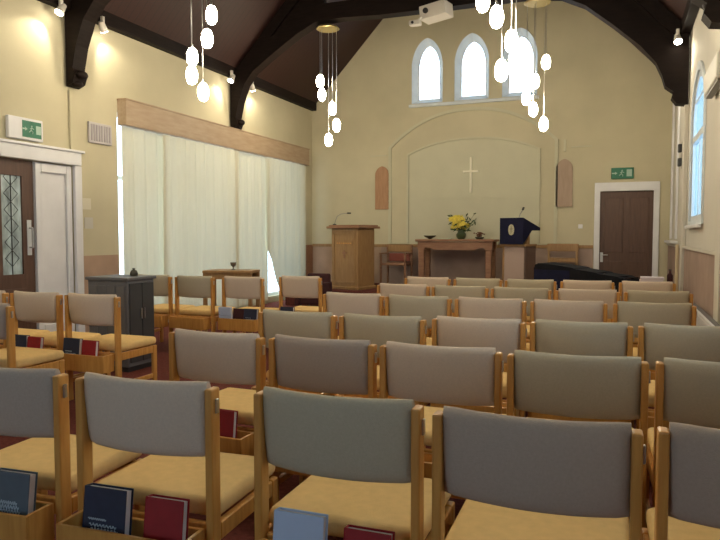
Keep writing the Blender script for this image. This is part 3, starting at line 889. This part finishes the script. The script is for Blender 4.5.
# small side table with papers and cup by the right door
t = thing('side_table', 'low side table near the right door carrying white books', 'table', (.43, 8.75, 0))
MB().box(-.20, .20, -.17, .17, .69, .72, .005, 1).build('table_top', M_oak2, t)
for sx in (-1, 1):
    for sy in (-1, 1): MB().box(sx * .17 - .015, sx * .17 + .015, sy * .14 - .015, sy * .14 + .015, 0, .69).build('leg', M_oak2, t)
for k in range(2):
    o = MB().box(-.13, .13, -.09, .09, 0, .035, .003, 1).build('white_booklet', mat('pinkish_paper', (.62, .53, .54), .8), None, False, (.37 + .01 * k, 8.73, .721 + k * .036))
    tag(o, ('lower' if k == 0 else 'upper') + ' of two whitish booklets stacked on the low side table', 'booklet', 'booklets on the side table')
t = thing('dark_bottle', 'small dark red bottle at the right of the side table', 'bottle', (.58, 8.8, .721))
MB().lathe([(.03, 0), (.033, .01), (.033, .09), (.014, .12), (.014, .15)], n=12).build('bottle_body', M_maroon, t, True)
MB().tube((0, 0, .15), (0, 0, .165), .016).build('bottle_cap', M_black, t)

# maroon stool-like chair, grey cabinet, small table by the curtains
t = thing('maroon_armchair', 'low dark maroon padded armchair left of the wooden lectern', 'chair', (-4.95, 10.42, 0), 0)
MB().box(-.20, .20, -.20, .16, .10, .34, .03, 3).build('seat', M_maroon, t)
MB().box(-.22, .22, .165, .24, .08, .62, .03, 3).build('backrest', M_maroon, t)
for sx in (-1, 1):
    MB().box(sx * .245 - .035, sx * .245 + .035, -.22, .16, .08, .48, .025, 3).build('armrest', M_maroon, t)
    for sy in (-.16, .16): MB().tube((sx * .18, sy, 0), (sx * .18, sy, .10), .015).build('leg', M_black, t)

t = thing('grey_cabinet', 'dark grey low cabinet standing between the left chairs and the curtains', 'cabinet', (-4.55, 5.13, 0))
MB().box(-.20, .27, -.19, .19, .05, .87, .004, 1).build('body', M_greycab, t)
MB().box(-.22, .29, -.21, .21, .87, .90, .005, 1).build('cabinet_top', M_greycab, t)
MB().box(-.18, .25, -.17, .17, 0, .05).build('plinth', M_black, t)
for a, b in ((-.17, -.003), (.003, .17)):
    d = MB().box(.271, .285, a, b, .09, .84, .003, 1).build('door', M_greycab2, t)
    MB().tube((.295, a + (.15 if a < 0 else .017), .5), (.295, a + (.15 if a < 0 else .017), .6), .006).build('handle', M_chrome, d)
for k in range(4): MB().box(-.18 + k * .11, -.18 + k * .11 + .09, -.197, -.191, .12, .82, .002, 1).build('side_panel', M_greycab, t)
o = MB().lathe([(.035, 0), (.04, .02), (.03, .05), (.012, .06), (.015, .075)], n=14).build('small_jar', M_bowl, None, True, (-4.42, 5.2, .901))
tag(o, 'small dark jar on the corner of the grey cabinet', 'jar')

t = thing('small_wooden_table', 'small pale wooden table by the curtains, behind the chairs', 'table', (-4.80, 7.55, 0), math.radians(12))
MB().box(-.33, .33, -.20, .20, .80, .835, .006, 1).build('table_top', M_oak2, t)
MB().box(-.32, .32, -.18, -.16, .72, .80).box(-.32, .32, .16, .18, .72, .80).build('apron', M_oak2, t)
for sx in (-1, 1):
    for sy in (-1, 1): MB().box(sx * .31 - .022, sx * .31 + .022, sy * .155 - .022, sy * .155 + .022, 0, .80).build('leg', M_oak2, t)
t = thing('silver_cup', 'small dark and silver cup on the small wooden table', 'cup', (-4.78, 7.56, .836))
soft(MB().lathe([(.03, 0), (.03, .006), (.008, .015), (.008, .04), (.035, .06), (.04, .10), (.036, .10), (.03, .065)], n=16).build('bowl', mat('dull_metal', (.2, .18, .15), .35, .8), t))

# ------------------------------------------------------------------ wall fittings
def exit_sign(label, loc, rz, w, h, rim, f0=-.44, f1=.44):
    """green running-man panel; local x = along the wall, -y = into the room"""
    t = thing('exit_sign', label, 'sign', loc, rz)
    MB().box(-w / 2, w / 2, -.05, 0, 0, h, .006, 1).build('sign_case', rim, t)
    iw, ih, y = w * .88, h * .80, -.0505
    p = MB().box(f0 * w, f1 * w, -.054, y, h * .12, h * .88).build('sign_face', M_green, t)
    mb = MB(); s = h * (f1 - f0) / .88; cx = (f0 + f1) / 2 * w; zo = h * .5 - s * .5
    X_ = lambda v: cx + v * s
    Z_ = lambda v: zo + v * s
    mb.prism([[(X_(-.90), Z_(.45)), (X_(-.62), Z_(.45)), (X_(-.62), Z_(.36)), (X_(-.42), Z_(.50)), (X_(-.62), Z_(.64)), (X_(-.62), Z_(.55)), (X_(-.90), Z_(.55))]], lambda u, v, d: (u, d, v), -.056, -.0541)
    mb.build('arrow', mat('pale_sign_green', (.35, .5, .42), .6), p)
    mb = MB().box(X_(.35), X_(.80), -.056, -.0541, Z_(.20), Z_(.82)); mb.build('doorway_symbol', MATS['pale_sign_green'], p)
    mb = MB()
    mb.ball((X_(-.03), -.055, Z_(.73)), .075 * s, 1, .1, 1, 1)
    for a, b in (((-.03, .72), (-.10, .45)), ((-.10, .45), (.05, .34)), ((.05, .34), (.02, .20)), ((-.10, .45), (-.28, .28)), ((-.04, .62), (.14, .54)), ((-.05, .62), (-.2, .52))):
        mb.tube((X_(a[0]), -.055, Z_(a[1])), (X_(b[0]), -.055, Z_(b[1])), .035 * s, n=6)
    mb.build('pictogram', mat('pale_sign_green', (.35, .5, .42), .6), p)
    return t


exit_sign('green fire exit sign above the dark brown right-hand door', (.03, YE - .002, 2.32), 0, .38, .20, MATS['exit_green'])
exit_sign('white boxed green exit sign above the brown glazed door on the left', (XL + .003, 5.55, 2.36), PI / 2, .46, .24, M_white, -.12, .44)


def plaque(label, c, m):
    w = .30
    pts = lancet(c, w, 1.83, 2.55, 2.72)
    o = MB().prism([pts], lambda u, v, d: (u, d, v), YE - .035, YE - .002).build('wall_plaque', m)
    tag(o, label, 'plaque')
    return o


plaque('round-topped wooden plaque on the end wall above the wooden armchair', -4.60, M_plaque)
plaque('round-topped grey-brown plaque on the end wall left of the exit door', -.98, M_plaque2)

# loudspeaker / projector under the far truss
t = thing('projector', 'white projector hanging under the far truss above the lancet windows', 'projector', (-2.58, 9.62, 4.48), math.radians(-12))
MB().box(-.21, .21, -.12, .16, 0, .20, .012, 2, Matrix.Rotation(math.radians(-5), 3, 'Y')).build('case', M_projector, t)
MB().tube((-.10, -.12, .10), (-.10, -.145, .10), .04, n=16).build('lens', M_black, t)
MB().box(-.03, .03, .165, .20, .06, .26).build('bracket', M_projector, t)
t = thing('small_camera', 'small white camera hanging below the white projector', 'camera', (-2.80, 9.40, 4.34))
MB().box(-.11, .06, -.06, .06, .0, .075, .02, 2).build('case', M_projector, t)
MB().tube((.02, 0, .075), (.06, .02, .12), .015).build('bracket', M_projector, t)
MB().tube((-.05, -.06, .035), (-.05, -.075, .035), .02).build('lens', M_black, t)

# grille and notices on left wall
t = thing('wall_vent', 'pale grey rectangular vent grille on the left wall beside the pelmet', 'vent', (XL + .003, 6.71, 2.46), PI / 2)
MB().box(-.20, .20, -.03, 0, 0, .26, .004, 1).build('frame', M_grille, t)
mb = MB()
for k in range(8): mb.box(-.17 + k * .045, -.17 + k * .045 + .022, -.038, -.0305, .03, .23)
mb.build('slats', mat('slat_grey', (.36, .33, .35), .6), t)
for (y, z, lab) in ((6.47, 1.62, 'upper small pale notice beside the white door frame'), (6.50, 1.38, 'lower small grey notice beside the white door frame')):
    tag(MB().box(XL + .003, XL + .008, y - .07, y + .07, z, z + .14).build('wall_notice', mat('notice_grey', (.5, .48, .43), .8) if z < 1.5 else mat('notice_cream', (.62, .58, .46), .8)), lab, 'notice')
tag(MB().tube((XL + .02, 6.22, 2.34), (XL + .02, 6.22, 3.05), .012).build('cable_conduit', M_wall), 'thin cream conduit running down the left wall below the truss foot', 'conduit')
tag(MB().box(-.72, -.64, YE - .012, YE - .002, 1.42, 1.50, .002, 1).build('light_switch', M_white), 'small white light switch left of the exit door', 'switch')

# right wall: sconce, heater box, radiator, pipe
t = thing('wall_sconce', 'dark double wall sconce on the right wall beyond the pilaster', 'sconce', (XR - .002, 10.55, 2.28))
for zz in (0, .2): MB().box(-.07, -.021, -.05, .05, zz, zz + .12, .01, 1).build('holder', M_black, t)
MB().box(-.02, -.001, -.03, .03, -.03, .35, .004, 1).build('backplate', mat('dark_bronze', (.09, .06, .04), .5), t)
mw = mat('heater_white', (.62, .60, .54), .5)
t = thing('wall_heater', 'cream electric wall heater high on the right wall at the photo edge', 'heater', (XR - .002, 6.75, 2.62))
MB().box(-.10, 0, -.45, .45, 0, .22, .02, 2).build('casing', mw, t)
MB().box(-.085, -.03, -.42, .42, -.02, -.001).build('grille', mat('heater_grille', (.16, .15, .13), .5), t)
t = thing('radiator', 'long low white radiator along the right wall beside the chair rows', 'radiator', (XR - .022, 6.4, 0))
MB().box(-.10, -.03, -1.35, 1.35, .14, .575, .008, 1).build('panel', M_white, t)
mb = MB()
for k in range(45): mb.box(-.106, -.1005, -1.32 + k * .06, -1.32 + k * .06 + .03, .17, .54)
mb.build('fins', M_white, t)
MB().box(-.085, -.045, -1.33, 1.33, .576, .582).build('top_grille', mat('rad_dark', (.14, .13, .13), .6), t)
for yy in (-1.2, 1.2):
    MB().box(-.031, 0, yy, yy + .04, .3, .4).build('bracket', M_white, t)
    MB().tube((-.06, yy, 0), (-.06, yy, .145), .01).build('pipe', M_white, t)
tag(MB().tube((XR - .09, 10.0, 0), (XR - .09, 10.0, 1.17), .022).build('heating_pipe', mat('cream_pipe', (.62, .5, .32), .5)), 'cream vertical pipe standing against the right wall pilaster', 'pipe')
